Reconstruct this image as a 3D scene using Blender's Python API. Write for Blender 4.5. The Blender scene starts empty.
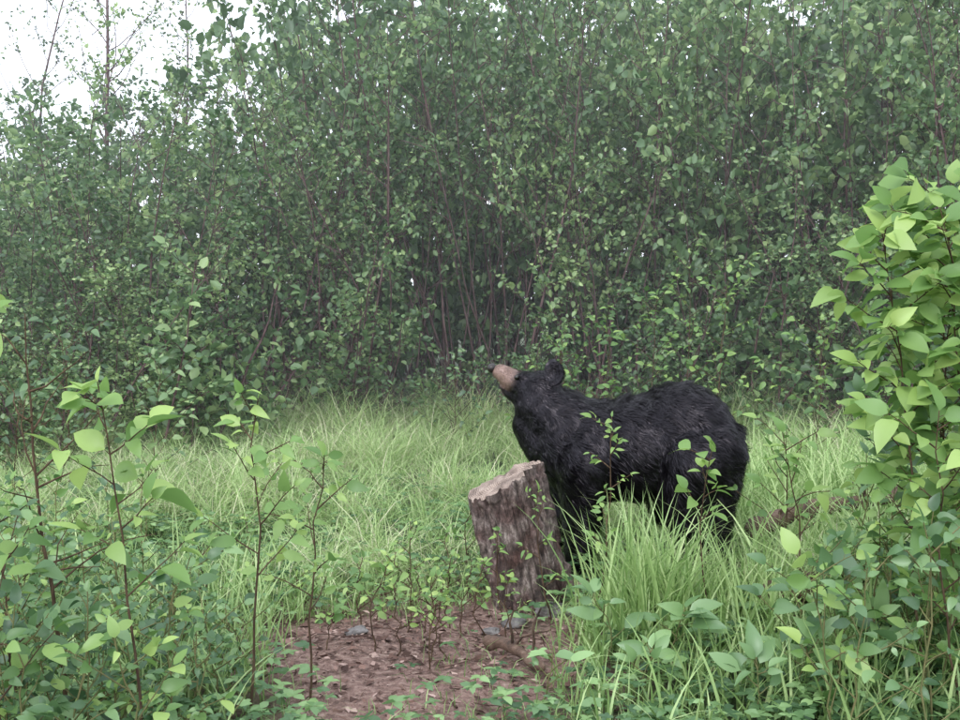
import bpy, math, random, time
import numpy as np
from mathutils import Vector, Matrix, noise
T0=time.time()
def tick(s): print('TICK',s,round(time.time()-T0,1))
rng=np.random.default_rng(7); random.seed(7)
scene=bpy.context.scene
col=scene.collection
# ------------------------------------------------ helpers
def gh(x,y):
    x=np.asarray(x,float); y=np.asarray(y,float)
    z=0.035*np.sin(x*1.3+.5)*np.cos(y*1.1)+0.018*np.sin(x*3.1+y*2.3)+0.008*np.sin(x*7.3-y*5.9)
    z=z+0.22*np.clip((x-1.5)/2.0,0,1)*np.exp(-((y-6.0)/2.2)**2)
    return z-0.02
class MB:
    def __init__(s): s.v=[];s.f=[];s.c=[];s.n=0;s.m=[]
    def add(s,v,f,c=0.5,m=0):
        v=np.asarray(v,float).reshape(-1,3); f=np.asarray(f,int)
        s.v.append(v); s.f.append(f+s.n); s.n+=len(v)
        c=np.broadcast_to(np.asarray(c,float),(len(v),)); s.c.append(c)
        s.m.append(np.full(len(f),m,int))
    def mesh(s,name,mats,smooth=True):
        V=np.concatenate(s.v); me=bpy.data.meshes.new(name)
        loops=np.concatenate([f.ravel() for f in s.f]); cnt=np.concatenate([np.full(len(f),f.shape[1]) for f in s.f])
        st=np.concatenate([[0],np.cumsum(cnt)[:-1]])
        me.vertices.add(len(V)); me.vertices.foreach_set('co',V.ravel().astype(np.float32))
        me.loops.add(len(loops)); me.loops.foreach_set('vertex_index',loops.astype(np.int32))
        me.polygons.add(len(cnt)); me.polygons.foreach_set('loop_start',st.astype(np.int32)); me.polygons.foreach_set('loop_total',cnt.astype(np.int32))
        me.polygons.foreach_set('material_index',np.concatenate(s.m).astype(np.int32))
        me.polygons.foreach_set('use_smooth',np.full(len(cnt),smooth))
        a=me.attributes.new('var','FLOAT','POINT'); a.data.foreach_set('value',np.concatenate(s.c).astype(np.float32))
        for m in mats: me.materials.append(m)
        me.update(calc_edges=True); return me
def obj(name,me,parent=None,loc=(0,0,0)):
    o=bpy.data.objects.new(name,me); col.objects.link(o); o.location=loc
    if parent: o.parent=parent
    return o
def unit(a): return a/np.maximum(np.sqrt((a*a).sum(-1,keepdims=True)),1e-9)
def leaves(mb,P,D,N,L,W,var,nseg=3,droop=.25,fold=.25,m=0):
    P=np.asarray(P,float);n=len(P)
    if n==0: return
    D=unit(np.asarray(D,float)); N=np.asarray(N,float); S=unit(np.cross(D,N)); N=np.cross(S,D)
    L=np.broadcast_to(L,(n,)); W=np.broadcast_to(W,(n,)); dr=droop*(0.4+1.2*rng.random(n)); fo=fold*(rng.random(n)*1.6-.1)
    t=np.linspace(0,1,nseg+1); prof=np.sin(np.pi*t**0.8)**.8; prof[0]=0.04; prof[-1]=0.0
    vs=np.zeros((n,nseg+1,3,3))
    for i,tt in enumerate(t):
        mid=P+D*(L*tt)[:,None]-N*(dr*L*tt*tt)[:,None]
        w=(W*prof[i]*.5)[:,None]
        vs[:,i,1]=mid; vs[:,i,0]=mid-S*w+N*w*fo[:,None]; vs[:,i,2]=mid+S*w+N*w*fo[:,None]
    k=(nseg+1)*3; q=[]
    for i in range(nseg):
        a=i*3
        q+= [[a,a+1,a+4,a+3],[a+1,a+2,a+5,a+4]]
    q=np.array(q); F=(np.arange(n)*k)[:,None,None]+q[None]
    mb.add(vs.reshape(-1,3),F.reshape(-1,4),np.repeat(np.broadcast_to(var,(n,)),k),m)
def leaves6(mb,P,D,N,L,W,var,m=0):
    n=len(P); D=unit(D); S=unit(np.cross(D,N)); N=np.cross(S,D); fo=(.1+.4*rng.random(n))[:,None]
    L=np.asarray(L)[:,None]; W=np.asarray(W)[:,None]*.5
    vs=np.stack([P,P+D*L*.3+S*W*.95+N*W*fo,P+D*L*.68+S*W*.8+N*W*fo,P+D*L-N*L*.12,P+D*L*.68-S*W*.8+N*W*fo,P+D*L*.3-S*W*.95+N*W*fo],1)
    F=(np.arange(n)*6)[:,None,None]+np.array([[0,1,2,3],[0,3,4,5]])[None]
    mb.add(vs.reshape(-1,3),F.reshape(-1,4),np.repeat(var,6),m)
_fc={}
def tube(mb,pts,rad,sides=4,var=.5,m=1):
    pts=np.asarray(pts,float);n=len(pts)
    T=np.empty_like(pts); T[1:-1]=pts[2:]-pts[:-2]; T[0]=pts[1]-pts[0]; T[-1]=pts[-1]-pts[-2]; T=unit(T)
    ref=np.array([.31,.95,.05]); A=unit(np.cross(T,ref)); B=np.cross(T,A)
    an=np.arange(sides)*2*np.pi/sides
    ring=A[:,None]*np.cos(an)[None,:,None]+B[:,None]*np.sin(an)[None,:,None]
    V=pts[:,None]+ring*np.broadcast_to(rad,(n,))[:,None,None]
    if (n,sides) not in _fc:
        f=[]
        for i in range(n-1):
            for j in range(sides):
                a=i*sides+j;b=i*sides+(j+1)%sides
                f.append([a,b,b+sides,a+sides])
        _fc[(n,sides)]=np.array(f)
    mb.add(V.reshape(-1,3),_fc[(n,sides)],var,m)
# ------------------------------------------------ materials
def newmat(name):
    m=bpy.data.materials.new(name); m.use_nodes=True; nt=m.node_tree; nt.nodes.clear()
    o=nt.nodes.new('ShaderNodeOutputMaterial'); return m,nt,o
def N(nt,t,**k):
    n=nt.nodes.new(t)
    for a,b in k.items(): setattr(n,a,b)
    return n
def ramp(nt,stops):
    r=nt.nodes.new('ShaderNodeValToRGB'); e=r.color_ramp.elements
    e[0].position=stops[0][0]; e[0].color=(*stops[0][1],1); e[1].position=stops[-1][0]; e[1].color=(*stops[-1][1],1)
    for p,c in stops[1:-1]:
        x=e.new(p); x.color=(*c,1)
    return r
def leafmat(name,stops,trans=.35,rough=.5,gl=.05,orand=0.0):
    m,nt,o=newmat(name)
    at=N(nt,'ShaderNodeAttribute',attribute_name='var'); r=ramp(nt,stops)
    if orand:
        oi=N(nt,'ShaderNodeObjectInfo'); ma=N(nt,'ShaderNodeMath',operation='MULTIPLY_ADD'); ma.inputs[1].default_value=orand; nt.links.new(oi.outputs['Random'],ma.inputs[0]); nt.links.new(at.outputs['Fac'],ma.inputs[2])
        ms=N(nt,'ShaderNodeMath',operation='SUBTRACT'); ms.inputs[1].default_value=orand*.5; nt.links.new(ma.outputs[0],ms.inputs[0]); nt.links.new(ms.outputs[0],r.inputs[0])
    else: nt.links.new(at.outputs['Fac'],r.inputs[0])
    d=N(nt,'ShaderNodeBsdfDiffuse'); tr=N(nt,'ShaderNodeBsdfTranslucent'); mx=N(nt,'ShaderNodeMixShader'); mx.inputs[0].default_value=trans
    g=N(nt,'ShaderNodeBsdfGlossy'); g.inputs['Roughness'].default_value=rough; g.inputs['Color'].default_value=(.9,.95,1,1)
    m2=N(nt,'ShaderNodeMixShader'); m2.inputs[0].default_value=gl
    nt.links.new(r.outputs[0],d.inputs['Color']); nt.links.new(r.outputs[0],tr.inputs['Color'])
    nt.links.new(d.outputs[0],mx.inputs[1]); nt.links.new(tr.outputs[0],mx.inputs[2])
    nt.links.new(mx.outputs[0],m2.inputs[1]); nt.links.new(g.outputs[0],m2.inputs[2]); nt.links.new(m2.outputs[0],o.inputs[0]); return m
def barkmat(name,c1,c2,scale=20,stretch=.25,bump=.5,c3=None,detail=6):
    m,nt,o=newmat(name)
    tc=N(nt,'ShaderNodeTexCoord'); mp=N(nt,'ShaderNodeMapping'); mp.inputs['Scale'].default_value=(1,1,stretch)
    nz=N(nt,'ShaderNodeTexNoise'); nz.inputs['Scale'].default_value=scale; nz.inputs['Detail'].default_value=detail; nz.inputs['Roughness'].default_value=.7
    nt.links.new(tc.outputs['Object'],mp.inputs[0]); nt.links.new(mp.outputs[0],nz.inputs['Vector'])
    st=[(.35,c1),(.65,c2)] if c3 is None else [(.32,c1),(.55,c2),(.72,c3)]
    r=ramp(nt,st); nt.links.new(nz.outputs['Fac'],r.inputs[0])
    if bump>0:
        p=N(nt,'ShaderNodeBsdfPrincipled'); p.inputs['Roughness'].default_value=.85
        b=N(nt,'ShaderNodeBump'); b.inputs['Strength'].default_value=bump; b.inputs['Distance'].default_value=.02
        nt.links.new(nz.outputs['Fac'],b.inputs['Height']); nt.links.new(b.outputs[0],p.inputs['Normal']); nt.links.new(r.outputs[0],p.inputs['Base Color'])
    else:
        p=N(nt,'ShaderNodeBsdfDiffuse'); nt.links.new(r.outputs[0],p.inputs['Color'])
    nt.links.new(p.outputs[0],o.inputs[0]); return m
M_alder=leafmat('alder_leaf',[(0,(.065,.125,.055)),(.5,(.165,.275,.12)),(1,(.43,.57,.25))],.35,.45,.04,.5)
M_young=leafmat('young_leaf',[(0,(.08,.17,.05)),(.5,(.20,.35,.10)),(1,(.46,.62,.19))],.4,.45,.035,.2)
M_herb=leafmat('herb_leaf',[(0,(.055,.12,.05)),(.5,(.135,.25,.10)),(1,(.31,.48,.20))],.35,.4,.045,.2)
M_grass=leafmat('grass_blade',[(0,(.13,.23,.07)),(.5,(.29,.44,.155)),(.85,(.53,.68,.31)),(1,(.70,.67,.47))],.35,.5,.035)
M_stem=barkmat('alder_bark',(.07,.042,.044),(.19,.125,.125),18,.3,0,None,2)
M_twig=barkmat('twig_bark',(.06,.04,.03),(.13,.09,.06),40,.3,0,None,2)
M_gstem=barkmat('green_stem',(.12,.14,.06),(.18,.16,.08),40,.3,0,None,2)
M_litter=leafmat('litter',[(0,(.06,.035,.03)),(.6,(.24,.145,.12)),(1,(.52,.38,.34))],.05,.8,.01)
# ------------------------------------------------ ground
def axis(lo,hi,c,n):
    s=np.linspace(-1,1,n); k=5.5; v=np.sinh(s*k)/np.sinh(k)
    return np.where(v<0,c+v*(c-lo),c+v*(hi-c))
xs=axis(-300,300,0.3,181); ys=axis(-200,500,5.5,221)
X,Y=np.meshgrid(xs,ys); Z=gh(X,Y)
V=np.stack([X,Y,Z],-1).reshape(-1,3); nx=len(xs)
i,j=np.meshgrid(np.arange(len(ys)-1),np.arange(nx-1),indexing='ij'); a=(i*nx+j).ravel()
mb=MB(); mb.add(V,np.stack([a,a+1,a+nx+1,a+nx],-1))
m,nt,o=newmat('forest_soil')
tc=N(nt,'ShaderNodeTexCoord'); n1=N(nt,'ShaderNodeTexNoise'); n1.inputs['Scale'].default_value=3; n1.inputs['Detail'].default_value=4
n2=N(nt,'ShaderNodeTexNoise'); n2.inputs['Scale'].default_value=28; n2.inputs['Detail'].default_value=6; n2.inputs['Roughness'].default_value=.75
for n in (n1,n2): nt.links.new(tc.outputs['Object'],n.inputs['Vector'])
r1=ramp(nt,[(.3,(.07,.04,.033)),(.5,(.27,.165,.14)),(.7,(.50,.36,.31))]); r2=ramp(nt,[(.3,(.03,.03,.02)),(.7,(.09,.13,.05))])
nt.links.new(n2.outputs['Fac'],r1.inputs[0]); nt.links.new(n2.outputs['Fac'],r2.inputs[0])
mp=N(nt,'ShaderNodeMapping'); mp.inputs['Location'].default_value=(.25,-3.1,0); mp.inputs['Scale'].default_value=(.85,.72,0)
nt.links.new(tc.outputs['Object'],mp.inputs[0]); ln=N(nt,'ShaderNodeVectorMath',operation='LENGTH'); nt.links.new(mp.outputs[0],ln.inputs[0])
ad=N(nt,'ShaderNodeMath',operation='MULTIPLY_ADD'); ad.inputs[1].default_value=.9; nt.links.new(n1.outputs['Fac'],ad.inputs[0]); nt.links.new(ln.outputs['Value'],ad.inputs[2])
mr=N(nt,'ShaderNodeMapRange'); mr.inputs['From Min'].default_value=1.0; mr.inputs['From Max'].default_value=1.4; nt.links.new(ad.outputs[0],mr.inputs['Value'])
mx=N(nt,'ShaderNodeMixRGB'); nt.links.new(mr.outputs[0],mx.inputs[0]); nt.links.new(r1.outputs[0],mx.inputs[1]); nt.links.new(r2.outputs[0],mx.inputs[2])
p=N(nt,'ShaderNodeBsdfPrincipled'); p.inputs['Roughness'].default_value=.9; b=N(nt,'ShaderNodeBump'); b.inputs['Distance'].default_value=.04; b.inputs['Strength'].default_value=.8
nt.links.new(n2.outputs['Fac'],b.inputs['Height']); nt.links.new(b.outputs[0],p.inputs['Normal']); nt.links.new(mx.outputs[0],p.inputs['Base Color']); nt.links.new(p.outputs[0],o.inputs[0])
obj('ground',mb.mesh('ground',[m]))
# ------------------------------------------------ alder shrubs
def curve(p0,d0,L,n,wob,up=0.0):
    J=rng.normal(0,wob,(n,3)); J[:,2]+=up
    d=np.array(d0,float); d/=math.sqrt((d*d).sum()); pts=np.empty((n+1,3)); pts[0]=p0
    for i in range(n):
        d=d+J[i]; d/=math.sqrt((d*d).sum()); pts[i+1]=pts[i]+d*(L/n)
    return pts
def interp(pts,t):
    x=t*(len(pts)-1); i=min(int(x),len(pts)-2); f=x-i; d=pts[i+1]-pts[i]; return pts[i]+d*f, d/(math.sqrt((d*d).sum())+1e-9)
def alder(H,nstem,leafL=.07,tmin=.06,nb=13,ntw=5,gap=.042,tilt=.42,twigs=True):
    mb=MB(); P=[];D=[]
    for s in range(nstem):
        az=rng.random()*6.283; ti=.05+tilt*rng.random(); h=H*(.6+.45*rng.random())
        base=[.25*rng.normal(),.25*rng.normal(),-.1]
        pts=curve(base,[math.cos(az)*ti,math.sin(az)*ti,1],h,9,.07,.04)
        tube(mb,pts,np.linspace(.014,.003,len(pts))*(.6+.7*rng.random()),5)
        for b in range(nb):
            t=tmin+(1-tmin)*(b+rng.random())/nb
            p,d=interp(pts,min(t,.999)); a2=rng.random()*6.283; L=(.35+.65*rng.random())*(1.15-.6*t)*min(1,H/4)
            dd=np.array([math.cos(a2),math.sin(a2),.35+.6*rng.random()])
            bp=curve(p,dd,L,4,.12,.06); tube(mb,bp,np.linspace(.005,.0018,5),3)
            for k in range(ntw):
                tt=.2+.8*rng.random(); q,qd=interp(bp,min(tt,.999)); td=qd*.6+rng.normal(0,.6,3)+[0,0,.15]
                l=.1+.25*rng.random(); tp=curve(q,td,l,2,.12,.0)
                if twigs: tube(mb,tp[[0,2]],np.array([.002,.001]),3)
                nl=int(l/gap+1); e=tp[-1]-tp[0]; zz=((np.arange(nl)+.7)/nl)[:,None]
                P.append(tp[0]+e*zz); D.append(e/l*.5+rng.normal(0,.6,(nl,3))-[0,0,.05])
    P=np.concatenate(P);D=np.concatenate(D);n=len(P)
    Nn=rng.normal(0,.6,(n,3))+[0,0,.8]
    cl=.5+.4*np.sin(P[:,0]*3.1+P[:,2]*2.2)*np.sin(P[:,1]*2.7+1)
    var=np.clip(.40*cl+.65*rng.random(n)**1.7,0,1)
    L=leafL*(.5+.8*rng.random(n))
    leaves6(mb,P,D,Nn,L,L*.7,var,0)
    return mb.mesh('alder_shrub',[M_alder,M_stem])
variants=[alder(4.5,8),alder(4.5,9,.065),alder(4.2,7,.085),alder(4.8,8)]
bare=[alder(4.6,9,.068,.34,11,5,.045,.5),alder(4.4,10,.06,.40,10,5,.042,.55)]
far=[alder(4.6,8,.11,.06,12,4,.06,.4,False),alder(4.4,7,.11,.04,13,4,.06,.4,False)]
low=[alder(2.2,11,.062,.03,8,5,.04,.7),alder(1.8,10,.085,.03,7,5,.05,.8)]
tick('alders')
thk=bpy.data.objects.new('alder_thicket',None); col.objects.link(thk)
def front(x):
    return 10.8-1.9*min(1,max(0,(-x-1.6)/1.5))-1.6*min(1,max(0,(x-2.8)/1.5))
cnt=0
yy=8.2
while yy<21:
    sp=.98+.10*(yy-8)
    half=yy*.5+1.2
    x=-half+rng.random()*sp
    while x<half:
        px=x+rng.normal(0,.2); py=yy+rng.normal(0,.25)
        if py>front(px):
            rt=px/py
            want=1.5+(.34+.1*rng.random())*min(py,15)
            if rt<-.215: want=1.5+(.145+.08*rng.random())*py
            elif rt<-.17: want=1.5+(.2+.1*rng.random())*py
            dfr=py-front(px)
            if dfr<.8: want*=.6+.4*rng.random()
            s=want/4.4
            if dfr>2.3: me=far[rng.integers(2)]
            elif -.12<rt<.2 and rng.random()<.75: me=bare[rng.integers(2)]
            elif rng.random()<.15: me=bare[rng.integers(2)]
            else: me=variants[rng.integers(4)]
            o=obj('alder_shrub',me,thk,(px,py,float(gh(px,py))))
            o.rotation_euler=(0,0,rng.random()*6.283); o.scale=(s**.5,s**.5,s); cnt+=1
        x+=sp
    yy+=1.1
x=-6.0
while x<6.5:
    y=front(x)+rng.normal(.1,.3); s=.5+.7*rng.random()
    if -1.3<x<1.2: s*=.6; y+=.4
    o=obj('alder_shrub',low[rng.integers(2)],thk,(x,y,float(gh(x,y)))); o.rotation_euler=(0,0,rng.random()*6.28); o.scale=(s*1.1,s*1.1,s); cnt+=1
    x+=.85+.6*rng.random()
def tree(name,loc,H,lean,nb,r0,leafy):
    mb=MB(); pts=curve([0,0,-.1],lean,H,12,.06,.03); tube(mb,pts,np.linspace(r0,.008,13),8)
    P=[];D=[]
    for b in range(nb):
        t=.3+.7*(b+rng.random())/nb; p,d=interp(pts,min(t,.999)); a=rng.random()*6.28
        bp=curve(p,[math.cos(a),math.sin(a),.6+1.2*rng.random()],(.5+rng.random())*(1.9-1.1*t)*H/8,6,.2,.08); tube(mb,bp,np.linspace(r0*.3*(1.1-t)+.003,.002,7),5)
        for k in range(9):
            q,qd=interp(bp,.2+.79*rng.random()); tp=curve(q,qd+rng.normal(0,.5,3),.3+.4*rng.random(),3,.2,.05); tube(mb,tp,np.linspace(.003,.0012,4),3)
            for z in range(leafy):
                lp,ld=interp(tp,rng.random()*.99); P.append(lp);D.append(rng.normal(0,1,3))
    P=np.array(P); leaves(mb,P,D,rng.normal(0,.6,(len(P),3))+[0,0,1],.06,.04,rng.random(len(P)),3)
    return obj(name,mb.mesh(name,[M_alder,M_stem]),None,loc)
tree('bare_tree',(-5.5,16,0),8.5,[.05,0,1],34,.05,4)
tree('bare_tree',(-6.9,17,0),7.5,[-.05,0,1],26,.035,5)
tree('bare_tree',(-4.6,16,0),6.6,[.1,0,1],26,.035,5)
# ------------------------------------------------ saplings / herbs
def sapling(name,base,top,nbr,leafL,M,bare=.35,brL=.3,vlo=.2,vhi=1.0,ratio=.55,npair=5,woody=True,wide=1.0,face=-.5):
    mb=MB(); base=np.array([base[0],base[1],float(gh(base[0],base[1]))-.02]); top=np.array(top,float)
    n=8; ts=np.linspace(0,1,n+1)[:,None]; bend=rng.normal(0,.04,3)
    pts=base*(1-ts)+top*ts+np.sin(ts*np.pi)*bend*np.array([1,1,0])+rng.normal(0,.008,(n+1,3)); H=np.linalg.norm(top-base)
    tube(mb,pts,np.linspace(.003+.0022*H,.0018,n+1),5)
    P=[];D=[]
    def leafline(bp,k,t0):
        for z in range(k):
            t=t0+(1-t0)*(z+.6)/k; lp,ld=interp(bp,min(.999,t)); sgn=1 if z%2 else -1
            side=unit(np.cross(ld,[0,0,1])+1e-4)
            d=side*sgn*(.9)+ld*.55+rng.normal(0,.35,3)+[0,0,.1]
            d=unit(d); pl=leafL*.22; e=lp+d*pl; tube(mb,[lp,(lp+e)/2,e],.0013,3); P.append(e);D.append(d+[0,0,-.25])
        lp,ld=interp(bp,.999); P.append(lp);D.append(ld)
    for b in range(nbr):
        t=bare+(1-bare)*(b+.5*rng.random())/nbr; p,d=interp(pts,t); a=b*2.4+rng.random()
        L=brL*(1.15-.6*t)*(.6+.7*rng.random())
        bp=curve(p,[math.cos(a)*wide,math.sin(a)*wide,.75],L,4,.09,.0); tube(mb,bp,np.linspace(.003,.0013,5),4)
        leafline(bp,npair,.25)
    leafline(pts,4,.8)
    P=np.array(P);D=np.array(D);n=len(P); L=leafL*(.45+.75*rng.random(n))
    leaves(mb,P,D,rng.normal(0,.5,(n,3))+[0,face,.9],L,L*ratio,vlo+(vhi-vlo)*rng.random(n)**1.3,5,.45,.4,0)
    return obj(name,mb.mesh(name,[M,M_twig if woody else M_gstem]))
S=sapling
S('hazel_sapling',(-1.02,3.05),(-1.12,3.0,1.25),8,.10,M_young,.5,.24,.4,1,.62)
S('hazel_sapling',(-.78,3.4),(-.72,3.3,1.17),8,.075,M_young,.5,.24,.4,1,.5)
S('hazel_sapling',(-.62,3.7),(-.55,3.65,.93),8,.065,M_young,.4,.25,.3,.9)
S('hazel_sapling',(-1.45,3.1),(-1.5,3.0,1.0),8,.08,M_herb,.4,.3,.3,1,.6)
S('hazel_sapling',(-1.25,2.8),(-1.32,2.75,.97),8,.09,M_young,.35,.3,.0,.8,.6)
S('hazel_sapling',(-1.32,2.4),(-1.16,2.42,1.60),2,.07,M_young,.9,.06,.4,.9,.6,1)
for k in range(84):
    y=2.75+2.2*rng.random(); x=-(.20+.30*rng.random()**.8)*y-.02*y-rng.random()*.3
    h=(.22+.45*rng.random())*(1-.35*(x/y>-.30))
    S('bramble_plant',(x,y),(x+rng.normal(0,.06),y+rng.normal(0,.05),h),7,.032+.035*rng.random(),M_herb if k%3 else M_young,.2,.22,.05,.95,.58,4,False)
S('birch_sapling',(1.62,3.75),(1.50,3.85,1.72),22,.10,M_young,.42,.34,.35,1,.7,9)
S('birch_sapling',(1.8,3.7),(1.68,3.8,1.83),24,.11,M_young,.3,.36,.35,1,.7,9)
S('birch_sapling',(1.9,3.9),(1.80,3.95,1.92),24,.11,M_young,.3,.38,.3,1,.7,9)
S('birch_sapling',(1.95,4.2),(1.98,4.2,1.80),24,.11,M_herb,.3,.42,.15,.9,.7,9)
S('birch_sapling',(1.7,3.5),(1.58,3.5,1.10),11,.10,M_young,.3,.30,.2,.95,.66,6)
S('birch_sapling',(2.05,4.4),(2.15,4.5,1.6),16,.10,M_herb,.2,.4,.1,.8,.66,7)
for k in range(34):
    y=3.1+1.7*rng.random(); x=(.35+.15*rng.random())*y
    h=.3+.5*rng.random()
    S('bramble_plant',(x,y),(x+rng.normal(0,.06),y,h),6,.05+.04*rng.random(),M_herb if k%2 else M_young,.2,.24,.1,.95,.62,4,False)
S('willow_sapling',(.50,4.55),(.58,4.6,.97),10,.05,M_young,.3,.14,.5,1,.42,5)
S('willow_sapling',(.34,4.72),(.27,4.72,.60),5,.045,M_young,.3,.13,.4,1,.45,4)
S('hazel_sapling',(1.02,4.35),(.98,4.35,.84),5,.09,M_young,.6,.14,.5,1,.6,2)
S('hazel_sapling',(1.36,4.4),(1.30,4.4,.90),6,.075,M_young,.5,.3,.3,.9,.6,3)
S('hazel_sapling',(1.55,5.1),(1.5,5.0,.85),7,.07,M_young,.3,.3,.2,.9,.6,4)
for (x,y,h,l) in [(.42,4.0,.33,.12),(.78,3.95,.28,.12),(.62,3.75,.2,.11),(1.2,3.7,.25,.11),(.25,3.75,.18,.09),(1.45,3.8,.3,.12),(.95,3.6,.22,.11)]:
    S('dogwood_seedling',(x,y),(x+.02,y-.03,h),4,l,M_herb,.5,.1,.6,1,.5,1,False)
for k in range(24):
    x=-1.2+1.4*rng.random(); y=4.0+1.4*rng.random()
    if ((x-.25)**2+(y-5.06)**2)<.07: continue
    S('alder_seedling',(x,y),(x+rng.normal(0,.03),y,.14+.27*rng.random()),4,.03+.02*rng.random(),M_young,.4,.1,.2,1,.55,3)
for (x,y,h) in [(1.05,8.8,1.3),(1.5,9.0,1.5),(.7,9.3,1.1),(2.1,8.9,1.7),(1.9,9.6,1.9),(-.3,9.6,.9),(2.6,8.0,1.3),(3.1,7.6,1.7),(-2.4,7.6,1.0),(-3.1,7.4,1.3),(-2.9,6.4,.9)]:
    S('young_alder',(x,y),(x+.05,y,h),16,.07,M_young if x>0 else M_alder,.1,.6,.0,.75,.6,7)
mb=MB(); t0=curve([-1.33,3.2,0],[-.05,0,1],1.45,10,.06,.02); tube(mb,t0,np.linspace(.009,.002,11),5)
for k in range(16):
    p,d=interp(t0,.35+.63*rng.random()); bp=curve(p,[rng.normal(),rng.normal(),.7],.14+.25*rng.random(),4,.2); tube(mb,bp,np.linspace(.004,.001,5),4)
obj('dead_sapling',mb.mesh('dead_sapling',[M_twig,M_twig]))
tick('saplings')
# ------------------------------------------------ grass
def blades(mb,x,y,H,W,var,lean=.5,nseg=4):
    n=len(x); base=np.stack([x,y,gh(x,y)-.01],-1); az=rng.random(n)*2*np.pi; dh=np.stack([np.cos(az),np.sin(az),np.zeros(n)],-1)
    fa=az+np.pi/2+rng.normal(0,.5,n); side=np.stack([np.cos(fa),np.sin(fa),np.zeros(n)],-1)
    le=lean*(.3+1.1*rng.random(n)); vs=np.zeros((n,nseg+1,2,3))
    for i in range(nseg+1):
        t=i/nseg; c=base+dh*(H*le*t**1.9)[:,None]; c[:,2]+=H*(t-.38*le*t**2.6)
        w=(W*.5*(1-t**2.2)*(.75+.25*min(1,t*4)))[:,None]; vs[:,i,0]=c-side*w; vs[:,i,1]=c+side*w
    k=(nseg+1)*2; q=np.array([[2*i,2*i+1,2*i+3,2*i+2] for i in range(nseg)])
    F=(np.arange(n)*k)[:,None,None]+q[None]; mb.add(vs.reshape(-1,3),F.reshape(-1,4),np.repeat(var,k))
def dirt(x,y):
    e=.22*np.sin(x*5.1+y*2)+.18*np.sin(y*6.3-x*3)
    return np.exp(-(((x+.28)/.82)**2+((y-4.25)/.8)**2+e)**1.5*np.sign(1)) if np.isscalar(x) else np.exp(-np.maximum(0,((x+.28)/.82)**2+((y-4.25)/.8)**2+e)**1.5)
mb=MB()
nt_=3000; ty=4.6+6.8*rng.random(nt_)**.9; tx=(rng.random(nt_)*2-1)*(ty*.5+.4)
clump=np.sin(tx*2.3+1.2*np.sin(ty*1.7))*np.sin(ty*2.1+tx*.7)
keep=(rng.random(nt_)>dirt(tx,ty)*1.4)&(((tx-.28)**2+(ty-5.06)**2)>.05)&(rng.random(nt_)<.72+.4*clump); tx,ty,clump=tx[keep],ty[keep],clump[keep]
per=26; bx=np.repeat(tx,per)+rng.normal(0,.05,len(tx)*per); by=np.repeat(ty,per)+rng.normal(0,.05,len(tx)*per)
hh=np.repeat((.22+.28*rng.random(len(tx)))*(1+.4*clump),per)*(.5+.8*rng.random(len(bx)))
hh*=np.where((by<6.0)&(bx<.5),.6,1); hh*=np.where((by<5.5)&(bx>.3)&(bx<1.5),.55,1); hh*=1+.5*np.clip((by-8.5)/2,0,1)
vv=np.clip(np.repeat(.48+.42*rng.random(len(tx))+.1*clump,per)+rng.normal(0,.18,len(bx)),0,1)
blades(mb,bx,by,hh,.0045+.004*rng.random(len(bx)),vv,1.1,3)
n=16000; by=3.4+4*rng.random(n); bx=(rng.random(n)*2-1)*(by*.5+.2); k=rng.random(n)>dirt(bx,by)*1.08; bx,by=bx[k],by[k]
blades(mb,bx,by,.05+.12*rng.random(len(bx)),np.full(len(bx),.005),rng.random(len(bx))*.8,.8,2)
def patch(cx,cy,sx,sy,n,h0,h1,w,lean=.6):
    bx=cx+rng.normal(0,sx,n); by=cy+rng.normal(0,sy,n); kk=(by>3.0)&((bx-.26)**2+(by-5.06)**2>.06)&~((bx<.3)&(bx>-.8)&(by<4.9)); bx,by=bx[kk],by[kk]
    blades(mb,bx,by,h0+(h1-h0)*rng.random(len(bx)),w*(.6+.7*rng.random(len(bx))),np.clip(.3+.6*rng.random(len(bx)),0,.9),lean,6)
patch(.72,4.42,.11,.12,340,.35,.80,.013,.5)
patch(.98,4.5,.16,.15,300,.2,.46,.012,.6)
patch(.52,4.3,.10,.12,100,.2,.38,.012)
patch(1.45,4.5,.35,.3,600,.2,.52,.012)
patch(1.9,4.6,.4,.4,700,.3,.75,.012)
patch(1.6,3.7,.5,.25,500,.2,.5,.012)
patch(.55,3.75,.3,.2,220,.15,.4,.011)
patch(2.2,6.2,.6,.6,1400,.4,.85,.012)
patch(-1.6,4.6,.5,.5,700,.25,.5,.010)
patch(-1.1,3.9,.3,.35,420,.2,.42,.009)
obj('grass',mb.mesh('grass',[M_grass]))
mb=MB(); n=9500
y=3.0+5.0*rng.random(n)**1.2; x=(rng.random(n)*2-1)*(y*.5+.2); k=rng.random(n)>dirt(x,y)*1.1
k&=(np.abs(x/y+.02)>.12)|(rng.random(n)<.5); x,y=x[k],y[k]; n=len(x)
cx=np.repeat(x,4);cy=np.repeat(y,4); az=np.tile(np.arange(4)*1.57,n)+np.repeat(rng.random(n)*6.28,4)
h=np.repeat(.03+.14*rng.random(n),4); P=np.stack([cx,cy,gh(cx,cy)+h],-1); D=np.stack([np.cos(az),np.sin(az),.15+.2*rng.random(4*n)],-1)
L=np.repeat(.02+.035*rng.random(n),4); leaves(mb,P,D,rng.normal(0,.25,(4*n,3))+[0,0,1],L,L*.65,np.repeat(rng.random(n),4),3,.3,.2)
obj('undergrowth',mb.mesh('undergrowth',[M_herb]))
mb=MB(); n=6500; x=-.3+rng.normal(0,.7,n); y=4.4+rng.normal(0,.6,n); z=gh(x,y)+.004+.012*rng.random(n)
az=rng.random(n)*6.28; L=.006+.06*rng.random(n)**3.5
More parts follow.
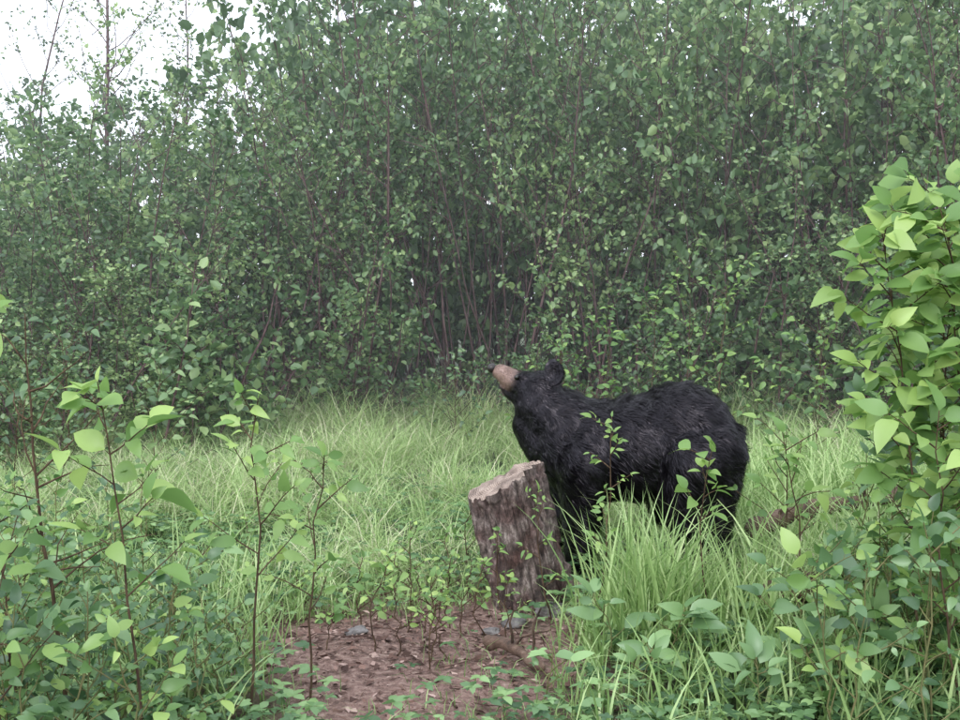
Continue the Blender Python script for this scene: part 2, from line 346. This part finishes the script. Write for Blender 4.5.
leaves(mb,np.stack([x,y,z],-1),np.stack([np.cos(az),np.sin(az),rng.normal(0,.25,n)],-1),rng.normal(0,.35,(n,3))+[0,0,1],L,L*(.1+.6*rng.random(n)),rng.random(n)**1.4,2,.2,.2)
for k in range(70):
    x0=-.3+rng.normal(0,.6); y0=4.4+rng.normal(0,.5); a0=rng.random()*6.28; l=.05+.2*rng.random()
    c=curve([x0,y0,float(gh(x0,y0))+.012],[math.cos(a0),math.sin(a0),.06],l,4,.15); tube(mb,c,np.linspace(.004,.0015,5)*(.5+rng.random()),4,.15,0)
obj('leaf_litter',mb.mesh('leaf_litter',[M_litter]))
tick('grass')
# ------------------------------------------------ stump
def stump():
    mb=MB(); na=120; nz=50; vs=[]; hv=[]
    base=np.array([.265,5.06]); lean=np.array([-.15,.0]); Ht=.585
    def pt(a,t):
        r=.176+.045*(1-t)**3+.014*math.sin(3*a+1)+.010*math.sin(7*a+2*t)
        fis=noise.fractal(Vector((math.cos(a)*5,math.sin(a)*5,t*1.6)),.8,2.2,4)
        pl=noise.cell(Vector((a*4.2+.6*math.sin(t*7),t*3.2,1)))
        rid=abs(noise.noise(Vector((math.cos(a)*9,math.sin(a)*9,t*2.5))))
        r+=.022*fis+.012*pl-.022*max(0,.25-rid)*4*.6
        top=Ht+.095*math.cos(a-.15)-.008*math.sin(a)+.022*noise.noise(Vector((math.cos(a)*3,math.sin(a)*3,7)))+.018*noise.noise(Vector((math.cos(a)*14,math.sin(a)*14,3)))
        z=-.06+(top+.06)*t
        return [base[0]+lean[0]*t+r*math.cos(a),base[1]+lean[1]*t+r*.92*math.sin(a),z+float(gh(*base))],rid
    for k in range(nz+1):
        for q in range(na):
            a,b=pt(q*2*math.pi/na,k/nz); vs.append(a); hv.append(b)
    f=[[k*na+q,k*na+(q+1)%na,(k+1)*na+(q+1)%na,(k+1)*na+q] for k in range(nz) for q in range(na)]
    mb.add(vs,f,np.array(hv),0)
    rim=np.array(vs[-na:]); c=rim.mean(0); tv=[]; nr=14
    for k in range(nr+1):
        s=k/nr
        for q in range(na):
            p=c+(rim[q]-c)*s
            if k<nr: p=p+[0,0,.012*noise.noise(Vector(p*18))-.004+.002*math.sin(s*60)]
            tv.append(p)
    f=[[k*na+q,k*na+(q+1)%na,(k+1)*na+(q+1)%na,(k+1)*na+q] for k in range(nr) for q in range(na)]
    mb.add(tv,f,np.repeat(np.arange(nr+1)/nr,na),1)
    m,nt,o=newmat('cut_wood'); at=N(nt,'ShaderNodeAttribute',attribute_name='var'); tc=N(nt,'ShaderNodeTexCoord')
    nz_=N(nt,'ShaderNodeTexNoise'); nz_.inputs['Scale'].default_value=14; nz_.inputs['Detail'].default_value=6; nt.links.new(tc.outputs['Object'],nz_.inputs['Vector'])
    mu=N(nt,'ShaderNodeMath',operation='MULTIPLY_ADD'); mu.inputs[1].default_value=110; nt.links.new(at.outputs['Fac'],mu.inputs[0])
    m2=N(nt,'ShaderNodeMath',operation='MULTIPLY'); m2.inputs[1].default_value=14; nt.links.new(nz_.outputs['Fac'],m2.inputs[0]); nt.links.new(m2.outputs[0],mu.inputs[2])
    si=N(nt,'ShaderNodeMath',operation='SINE'); nt.links.new(mu.outputs[0],si.inputs[0])
    m3=N(nt,'ShaderNodeMath',operation='MULTIPLY_ADD'); m3.inputs[1].default_value=.12; nt.links.new(si.outputs[0],m3.inputs[0]); nt.links.new(nz_.outputs['Fac'],m3.inputs[2])
    r=ramp(nt,[(.3,(.09,.065,.055)),(.5,(.24,.18,.15)),(.75,(.42,.34,.29))]); nt.links.new(m3.outputs[0],r.inputs[0])
    p=N(nt,'ShaderNodeBsdfPrincipled'); p.inputs['Roughness'].default_value=.85; nt.links.new(r.outputs[0],p.inputs['Base Color']); nt.links.new(p.outputs[0],o.inputs[0])
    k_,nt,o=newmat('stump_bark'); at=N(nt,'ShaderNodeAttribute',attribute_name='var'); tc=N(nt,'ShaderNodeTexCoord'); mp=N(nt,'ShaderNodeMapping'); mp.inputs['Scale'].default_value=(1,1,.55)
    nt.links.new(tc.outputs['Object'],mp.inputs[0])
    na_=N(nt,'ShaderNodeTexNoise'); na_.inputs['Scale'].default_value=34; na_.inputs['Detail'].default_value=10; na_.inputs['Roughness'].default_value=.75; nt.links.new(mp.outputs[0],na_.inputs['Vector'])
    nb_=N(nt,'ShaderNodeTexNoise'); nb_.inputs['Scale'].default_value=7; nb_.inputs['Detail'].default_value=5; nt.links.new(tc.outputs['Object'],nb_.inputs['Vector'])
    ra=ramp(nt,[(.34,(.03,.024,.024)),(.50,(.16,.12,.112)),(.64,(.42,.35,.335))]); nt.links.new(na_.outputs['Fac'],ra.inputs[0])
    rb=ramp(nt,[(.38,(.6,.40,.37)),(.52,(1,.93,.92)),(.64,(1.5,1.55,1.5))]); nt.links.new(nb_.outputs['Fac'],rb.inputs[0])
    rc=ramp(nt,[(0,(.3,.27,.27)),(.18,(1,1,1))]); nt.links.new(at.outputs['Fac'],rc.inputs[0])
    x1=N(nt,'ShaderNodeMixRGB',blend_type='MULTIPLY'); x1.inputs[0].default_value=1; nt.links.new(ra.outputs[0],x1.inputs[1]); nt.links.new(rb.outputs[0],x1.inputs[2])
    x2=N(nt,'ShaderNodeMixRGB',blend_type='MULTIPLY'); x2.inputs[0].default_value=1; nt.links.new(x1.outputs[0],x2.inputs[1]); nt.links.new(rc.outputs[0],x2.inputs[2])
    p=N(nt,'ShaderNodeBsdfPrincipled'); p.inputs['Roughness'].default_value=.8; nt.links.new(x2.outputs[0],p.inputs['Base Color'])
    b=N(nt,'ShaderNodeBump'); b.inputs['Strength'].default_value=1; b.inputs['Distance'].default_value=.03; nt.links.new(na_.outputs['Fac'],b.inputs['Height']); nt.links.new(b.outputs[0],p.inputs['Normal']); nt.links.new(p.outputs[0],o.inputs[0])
    return obj('tree_stump',mb.mesh('tree_stump',[k_,m]))
stump()
def log(name,p0,p1,r,mat):
    mb=MB(); p0=np.array(p0);p1=np.array(p1); n=24; ts=np.linspace(0,1,n+1)[:,None]; pts=p0*(1-ts)+p1*ts+np.sin(ts*5)*np.array([0,.03,.02])
    rr=r*(1-.35*ts[:,0])*(1+.12*np.sin(ts[:,0]*17)); rr[0]*=.6; rr[-1]*=.4
    tube(mb,pts,rr,14,.5,0)
    v=mb.v[0]
    for q in range(len(v)): v[q]+=np.array(noise.noise_vector(Vector(v[q]*9)))*r*.25
    for e,idx in ((0,range(14)),(1,range(n*14,n*14+14))):
        c=v[list(idx)].mean(0); mb.add(np.vstack([c,v[list(idx)]]),[[0,1+q,1+(q+1)%14] for q in range(14)],.5,0)
    for k in range(4):
        p,d=interp(pts,.15+.7*rng.random()); tube(mb,curve(p,[rng.normal()*.3,-.5,.8],.12+.2*rng.random(),3,.2),np.linspace(r*.25,.004,4),5,.5,0)
    return obj(name,mb.mesh(name,[mat]))
ML=barkmat('log_bark',(.03,.02,.015),(.13,.08,.06),14,1,.9,(.25,.18,.14))
log('fallen_log',(1.42,5.4,.24),(2.4,5.7,.44),.055,ML)
log('fallen_log',(1.25,4.5,.15),(2.6,4.7,.30),.07,ML)
log('fallen_branch',(.02,4.25,.03),(.26,4.05,.04),.03,ML)
for (x,y,s) in [(.36,4.82,.07),(.48,4.76,.05),(.16,4.70,.045),(-.55,4.5,.04),(.05,4.6,.035)]:
    bpy.ops.mesh.primitive_ico_sphere_add(subdivisions=4,radius=s,location=(0,0,0)); o=bpy.context.object; o.name='stone'; o.data.name='stone'
    for v in o.data.vertices:
        c=v.co.copy(); v.co*=1+.35*noise.fractal(c/s*1.1+Vector((x*9,y*7,0)),1,2,3); v.co.z*=.55; v.co.x*=1.3
    o.location=(x,y,float(gh(x,y))+s*.2); o.data.materials.append(barkmat('stone_mat',(.10,.09,.09),(.26,.24,.24),25,1,.4))
    for pl in o.data.polygons: pl.use_smooth=True
tick('stump')
# ------------------------------------------------ bear
bear=bpy.data.objects.new('black_bear',None); col.objects.link(bear)
K=.00534
def U(px): return (px-620)*K*.97
def Vv(py): return (575-py)*K
bs=MB()
def sph(nu,nvv):
    th=np.linspace(0,np.pi,nvv+1); ph=np.arange(nu)*2*np.pi/nu
    v=np.stack([np.outer(np.sin(th),np.cos(ph)),np.outer(np.sin(th),np.sin(ph)),np.outer(np.cos(th),np.ones(nu))],-1).reshape(-1,3)
    f=[[k*nu+q,(k+1)*nu+q,(k+1)*nu+(q+1)%nu,k*nu+(q+1)%nu] for k in range(nvv) for q in range(nu)]
    return v,np.array(f)
SB=sph(32,20); SS=sph(16,10)
def ell(px,py,w,ru,rv,rw,rot=0,yaw=0):
    R=np.array(Matrix.Rotation(rot,3,'Y')@Matrix.Rotation(yaw,3,'Z')); bs.add((SB[0]*[ru,rw,rv])@R.T+[U(px),w,Vv(py)],SB[1])
def limb(pts):
    for a,b in zip(pts[:-1],pts[1:]):
        A=np.array([U(a[0]),a[2],Vv(a[1])]);B=np.array([U(b[0]),b[2],Vv(b[1])]); n=max(3,int(np.linalg.norm(B-A)/.022))
        for i in range(n+1):
            t=i/n; bs.add(SS[0]*(a[3]*(1-t)+b[3]*t)+A*(1-t)+B*t,SS[1])
ell(686,435,0,.30,.315,.25)
ell(645,442,0,.33,.28,.26)
ell(604,446,0,.28,.275,.24)
ell(572,441,0,.20,.24,.20)
limb([(582,430,0,.20),(554,412,0,.165),(541,401,0,.135)])
limb([(554,440,0,.155),(534,422,0,.110)])
# head: skull, cheeks, brow, tapering muzzle lifted toward the sky, lower jaw
ell(542,388,0,.120,.112,.115,.3)
limb([(532,385,0,.088),(516,378,0,.064),(504,371,0,.049),(499,368.5,0,.043)])
limb([(526,397,0,.056),(511,390,0,.037),(504,384.5,0,.026)])
ell(536,397,.065,.065,.065,.05); ell(536,397,-.065,.065,.065,.05)
for w in (-1,1): ell(525,372,w*.055,.03,.022,.02)
for w in (-.14,.14):
    limb([(592 if w<0 else 570,455,w,.15),(592 if w<0 else 566,490,w,.112),(590 if w<0 else 562,525,w,.086),(588 if w<0 else 558,555,w,.07),(584 if w<0 else 554,566,w,.066)])
    ell(578 if w<0 else 548,567,w,.10,.045,.07)
for w,dx in ((-.14,4),(.14,-16)):
    limb([(700+dx,450,w,.20),(692+dx,480,w,.155),(694+dx,502,w*1.05,.125),(714+dx,524,w,.085),(720+dx,532,w,.078),(716+dx,558,w,.068),(712+dx,566,w,.062)])
    ell(702+dx,567,w,.11,.042,.065)
    limb([(720+dx,440,w*.8,.15),(718+dx,480,w,.11),(718+dx,525,w,.075)])
limb([(740,422,0,.045),(746,436,0,.028)])
tmp=obj('body_tmp',bs.mesh('body_src',[]))
md=tmp.modifiers.new('r','REMESH'); md.mode='VOXEL'; md.voxel_size=.012
md=tmp.modifiers.new('s','SMOOTH'); md.iterations=6; md.factor=.5
dg=bpy.context.evaluated_depsgraph_get(); ev=tmp.evaluated_get(dg); bme=bpy.data.meshes.new_from_object(ev)
bpy.data.objects.remove(tmp); tick('remesh')
bme.name='bear_body'; body=obj('body',bme,bear)
nv=len(bme.vertices); co=np.empty(nv*3); bme.vertices.foreach_get('co',co); co=co.reshape(-1,3)
def muzzle(c):
    d=c-np.array([U(504),0,Vv(372)]); dx=d[...,0]*.87-d[...,2]*.5*-1*-1; q=(d[...,0]/.095)**2+(d[...,1]/.12)**2+((d[...,2])/.088)**2
    mz=np.clip(1.3-q,0,1)
    ml=(Vv(385)-.45*(c[...,0]-U(502)))
    return mz*np.clip(np.abs(c[...,2]-ml)/.010,.15,1)*np.where(c[...,2]<ml,.6,1)
a=bme.attributes.get('var') or bme.attributes.new('var','FLOAT','POINT'); a.data.foreach_set('value',muzzle(co).astype(np.float32))
for pl in bme.polygons: pl.use_smooth=True
m,nt,o=newmat('bear_fur'); at=N(nt,'ShaderNodeAttribute',attribute_name='var')
r=ramp(nt,[(0,(.0045,.0038,.005)),(.35,(.05,.034,.028)),(1,(.30,.20,.165))]); nt.links.new(at.outputs['Fac'],r.inputs[0])
p=N(nt,'ShaderNodeBsdfPrincipled'); p.inputs['Roughness'].default_value=.30; p.inputs['Specular IOR Level'].default_value=.36; p.inputs['Specular Tint'].default_value=(.92,.86,1,1)
nt.links.new(r.outputs[0],p.inputs['Base Color']); nt.links.new(p.outputs[0],o.inputs[0]); M_fur=m
bme.materials.clear(); bme.materials.append(M_fur)
def fur(me,nh,name,lenf):
    nv=len(me.vertices); co=np.empty(nv*3); me.vertices.foreach_get('co',co); co=co.reshape(-1,3)
    me.calc_loop_triangles(); nt3=len(me.loop_triangles); tri=np.empty(nt3*3,int); me.loop_triangles.foreach_get('vertices',tri); tri=tri.reshape(-1,3)
    vn=np.empty(nv*3); me.vertex_normals.foreach_get('vector',vn); vn=vn.reshape(-1,3)
    A=co[tri[:,0]];B=co[tri[:,1]];C=co[tri[:,2]]; ar=np.linalg.norm(np.cross(B-A,C-A),axis=1)
    ce=(A+B+C)/3; ar=ar*np.where(ce[:,0]<U(548),2.2,1)
    ti=rng.choice(nt3,nh,p=ar/ar.sum()); u=rng.random(nh);v=rng.random(nh); fl=u+v>1; u[fl]=1-u[fl]; v[fl]=1-v[fl]
    P=A[ti]+(B-A)[ti]*u[:,None]+(C-A)[ti]*v[:,None]; Nn=unit(vn[tri[ti]].mean(1))
    flow=np.tile([1.0,0,-.6],(nh,1)); flow[:,2]-=1.2*np.clip((.45-P[:,2])/.3,0,1)
    ph=P*30; cl=np.stack([np.sin(ph[:,1]+2*np.sin(ph[:,2]*.7)),np.sin(ph[:,0]*.9+1.5*np.sin(ph[:,1])),np.sin(ph[:,2]*1.1+2*np.sin(ph[:,0]*.6))],-1)
    ph=P*71; cl2=np.stack([np.sin(ph[:,2]+2*np.sin(ph[:,0]*.8)),np.sin(ph[:,0]+1.5*np.sin(ph[:,2]*.7)),np.sin(ph[:,1]*1.1+2*np.sin(ph[:,0]*.6))],-1)
    flow=flow+.28*cl+.28*cl2+rng.normal(0,.2,(nh,3)); flow=unit(flow-Nn*(flow*Nn).sum(1)[:,None])
    mz=muzzle(P); HL=lenf(P,mz)*(.6+.7*rng.random(nh))*(1+.25*cl2[:,0])
    side=unit(np.cross(flow,Nn)+rng.normal(0,.25,(nh,3))); w=.0014*(.7+.6*rng.random(nh))
    lift=.36+.18*cl2[:,1:2]
    vs=np.zeros((nh,5,3)); d1=flow*.85+Nn*lift; d2=flow*1.0+Nn*lift*.3-np.array([0,0,.15])
    vs[:,0]=P-side*w[:,None];vs[:,1]=P+side*w[:,None]; Mi=P+d1*(HL*.5)[:,None]; vs[:,2]=Mi-side*(w*.8)[:,None];vs[:,3]=Mi+side*(w*.8)[:,None]; vs[:,4]=Mi+d2*(HL*.55)[:,None]
    mbh=MB(); o5=(np.arange(nh)*5)[:,None]; mbh.add(vs.reshape(-1,3),o5+np.array([0,1,3,2]),np.repeat(np.clip(mz*(.6+.5*rng.random(nh)),0,1),5))
    mbh.f.append(o5+np.array([2,3,4])); mbh.m.append(np.zeros(nh,int))
    return obj(name,mbh.mesh(name,[M_fur]),bear)
def lenb(P,mz):
    head=np.clip((P[:,0]-U(530))/.2,0,1); L=.014+.032*head; L=np.where((P[:,0]<U(519)),.008,L); return np.where(P[:,2]<.3,L*.6,L)
fur(bme,120000,'fur_coat',lenb)
def ear(px,py,w,name,ax):
    mb=MB(); nr,na=8,24; c=np.array([U(px),w,Vv(py)]); ax=unit(np.array(ax)); up=unit(np.array([.2,0,1])-ax*np.dot([.2,0,1],ax)); sd=np.cross(ax,up)
    for sgn in (1,-1):
        v=[];
        for k in range(nr+1):
            s=k/nr
            for q in range(na):
                a=q*2*math.pi/na; v.append(c+(sd*math.cos(a)*.056+up*math.sin(a)*.062)*s+ax*(-.022*(1-s*s)+(.012*(1-s**4) if sgn<0 else 0))*1.0-ax*(.014*(1-s**3) if sgn>0 else 0))
        mb.add(v,[[k*na+q,k*na+(q+1)%na,(k+1)*na+(q+1)%na,(k+1)*na+q] for k in range(nr) for q in range(na)],0)
    me=mb.mesh('ear',[M_fur]); obj(name,me,bear); fur(me,4500,name+'_fur',lambda P,mz:np.full(len(P),.016))
ear(560,368,-.085,'ear_near',[-.25,-1,.1]); ear(552,367,.09,'ear_far',[-.7,.6,.1])
def plain(name,c,rough):
    m,nt,o=newmat(name); p=N(nt,'ShaderNodeBsdfPrincipled'); nz=N(nt,'ShaderNodeTexNoise'); nz.inputs['Scale'].default_value=60
    r=ramp(nt,[(0,tuple(x*.6 for x in c)),(1,tuple(x*1.4 for x in c))]); nt.links.new(nz.outputs['Fac'],r.inputs[0]); nt.links.new(r.outputs[0],p.inputs['Base Color'])
    p.inputs['Roughness'].default_value=rough; nt.links.new(p.outputs[0],o.inputs[0]); return m
def ball(name,px,py,w,r,sc,mat):
    bpy.ops.mesh.primitive_uv_sphere_add(segments=24,ring_count=16,radius=r,location=(U(px),w,Vv(py))); o=bpy.context.object; o.name=name; o.scale=sc; o.parent=bear
    o.data.materials.append(mat); [setattr(q,'use_smooth',True) for q in o.data.polygons]
ball('nose',491,365,0,.033,(.85,1.0,.85),plain('nose_skin',(.02,.015,.015),.35))
for w in (-1,1): ball('eye',520.5,373,w*.072,.014,(1,1,1),plain('eye_dark',(.01,.008,.006),.06))
bear.location=(.715,5.46,-.02); bear.rotation_euler=(0,0,math.radians(-14))
tick('bear')
# ------------------------------------------------ scatter volume added over the thicket to imitate veiling sky glow
bpy.ops.mesh.primitive_cube_add(size=1,location=(0,17,4)); o=bpy.context.object; o.name='haze_veil'; o.scale=(60,21.0,9.5)
m,nt,oo=newmat('haze_veil'); v=N(nt,'ShaderNodeVolumeScatter'); v.inputs['Density'].default_value=.009; v.inputs['Color'].default_value=(.92,.96,1,1); nt.links.new(v.outputs[0],oo.inputs['Volume']); o.data.materials.append(m)
# ------------------------------------------------ light, world, camera
el,azs=math.radians(45),math.radians(205)
w=bpy.data.worlds.new('World'); scene.world=w; w.use_nodes=True; nt=w.node_tree; bg=nt.nodes['Background']
sk=nt.nodes.new('ShaderNodeTexSky'); sk.sky_type='NISHITA'; sk.sun_disc=False; sk.sun_elevation=el; sk.sun_rotation=azs; sk.dust_density=3
mx=nt.nodes.new('ShaderNodeMixRGB'); mx.inputs[0].default_value=.7; mx.inputs[2].default_value=(16,17,18.4,1)
nt.links.new(sk.outputs[0],mx.inputs[1]); nt.links.new(mx.outputs[0],bg.inputs[0]); bg.inputs[1].default_value=.15
sd=bpy.data.lights.new('sun','SUN'); sd.energy=1.4; sd.angle=math.radians(25); sd.color=(1,.98,.95); so=bpy.data.objects.new('sun',sd); col.objects.link(so)
dv=Vector((math.sin(azs)*math.cos(el),math.cos(azs)*math.cos(el),math.sin(el))); so.rotation_euler=dv.to_track_quat('Z','Y').to_euler()
cd=bpy.data.cameras.new('camera'); cam=bpy.data.objects.new('camera',cd); col.objects.link(cam); cd.lens=38.6; cd.sensor_width=36; cd.clip_end=2000; cd.clip_start=.05
cam.location=(0,0,1.5); cam.rotation_euler=(math.radians(90-3.6),0,0); scene.camera=cam
scene.view_settings.view_transform='Standard'; scene.view_settings.look='None'; scene.view_settings.exposure=0
tick('end')
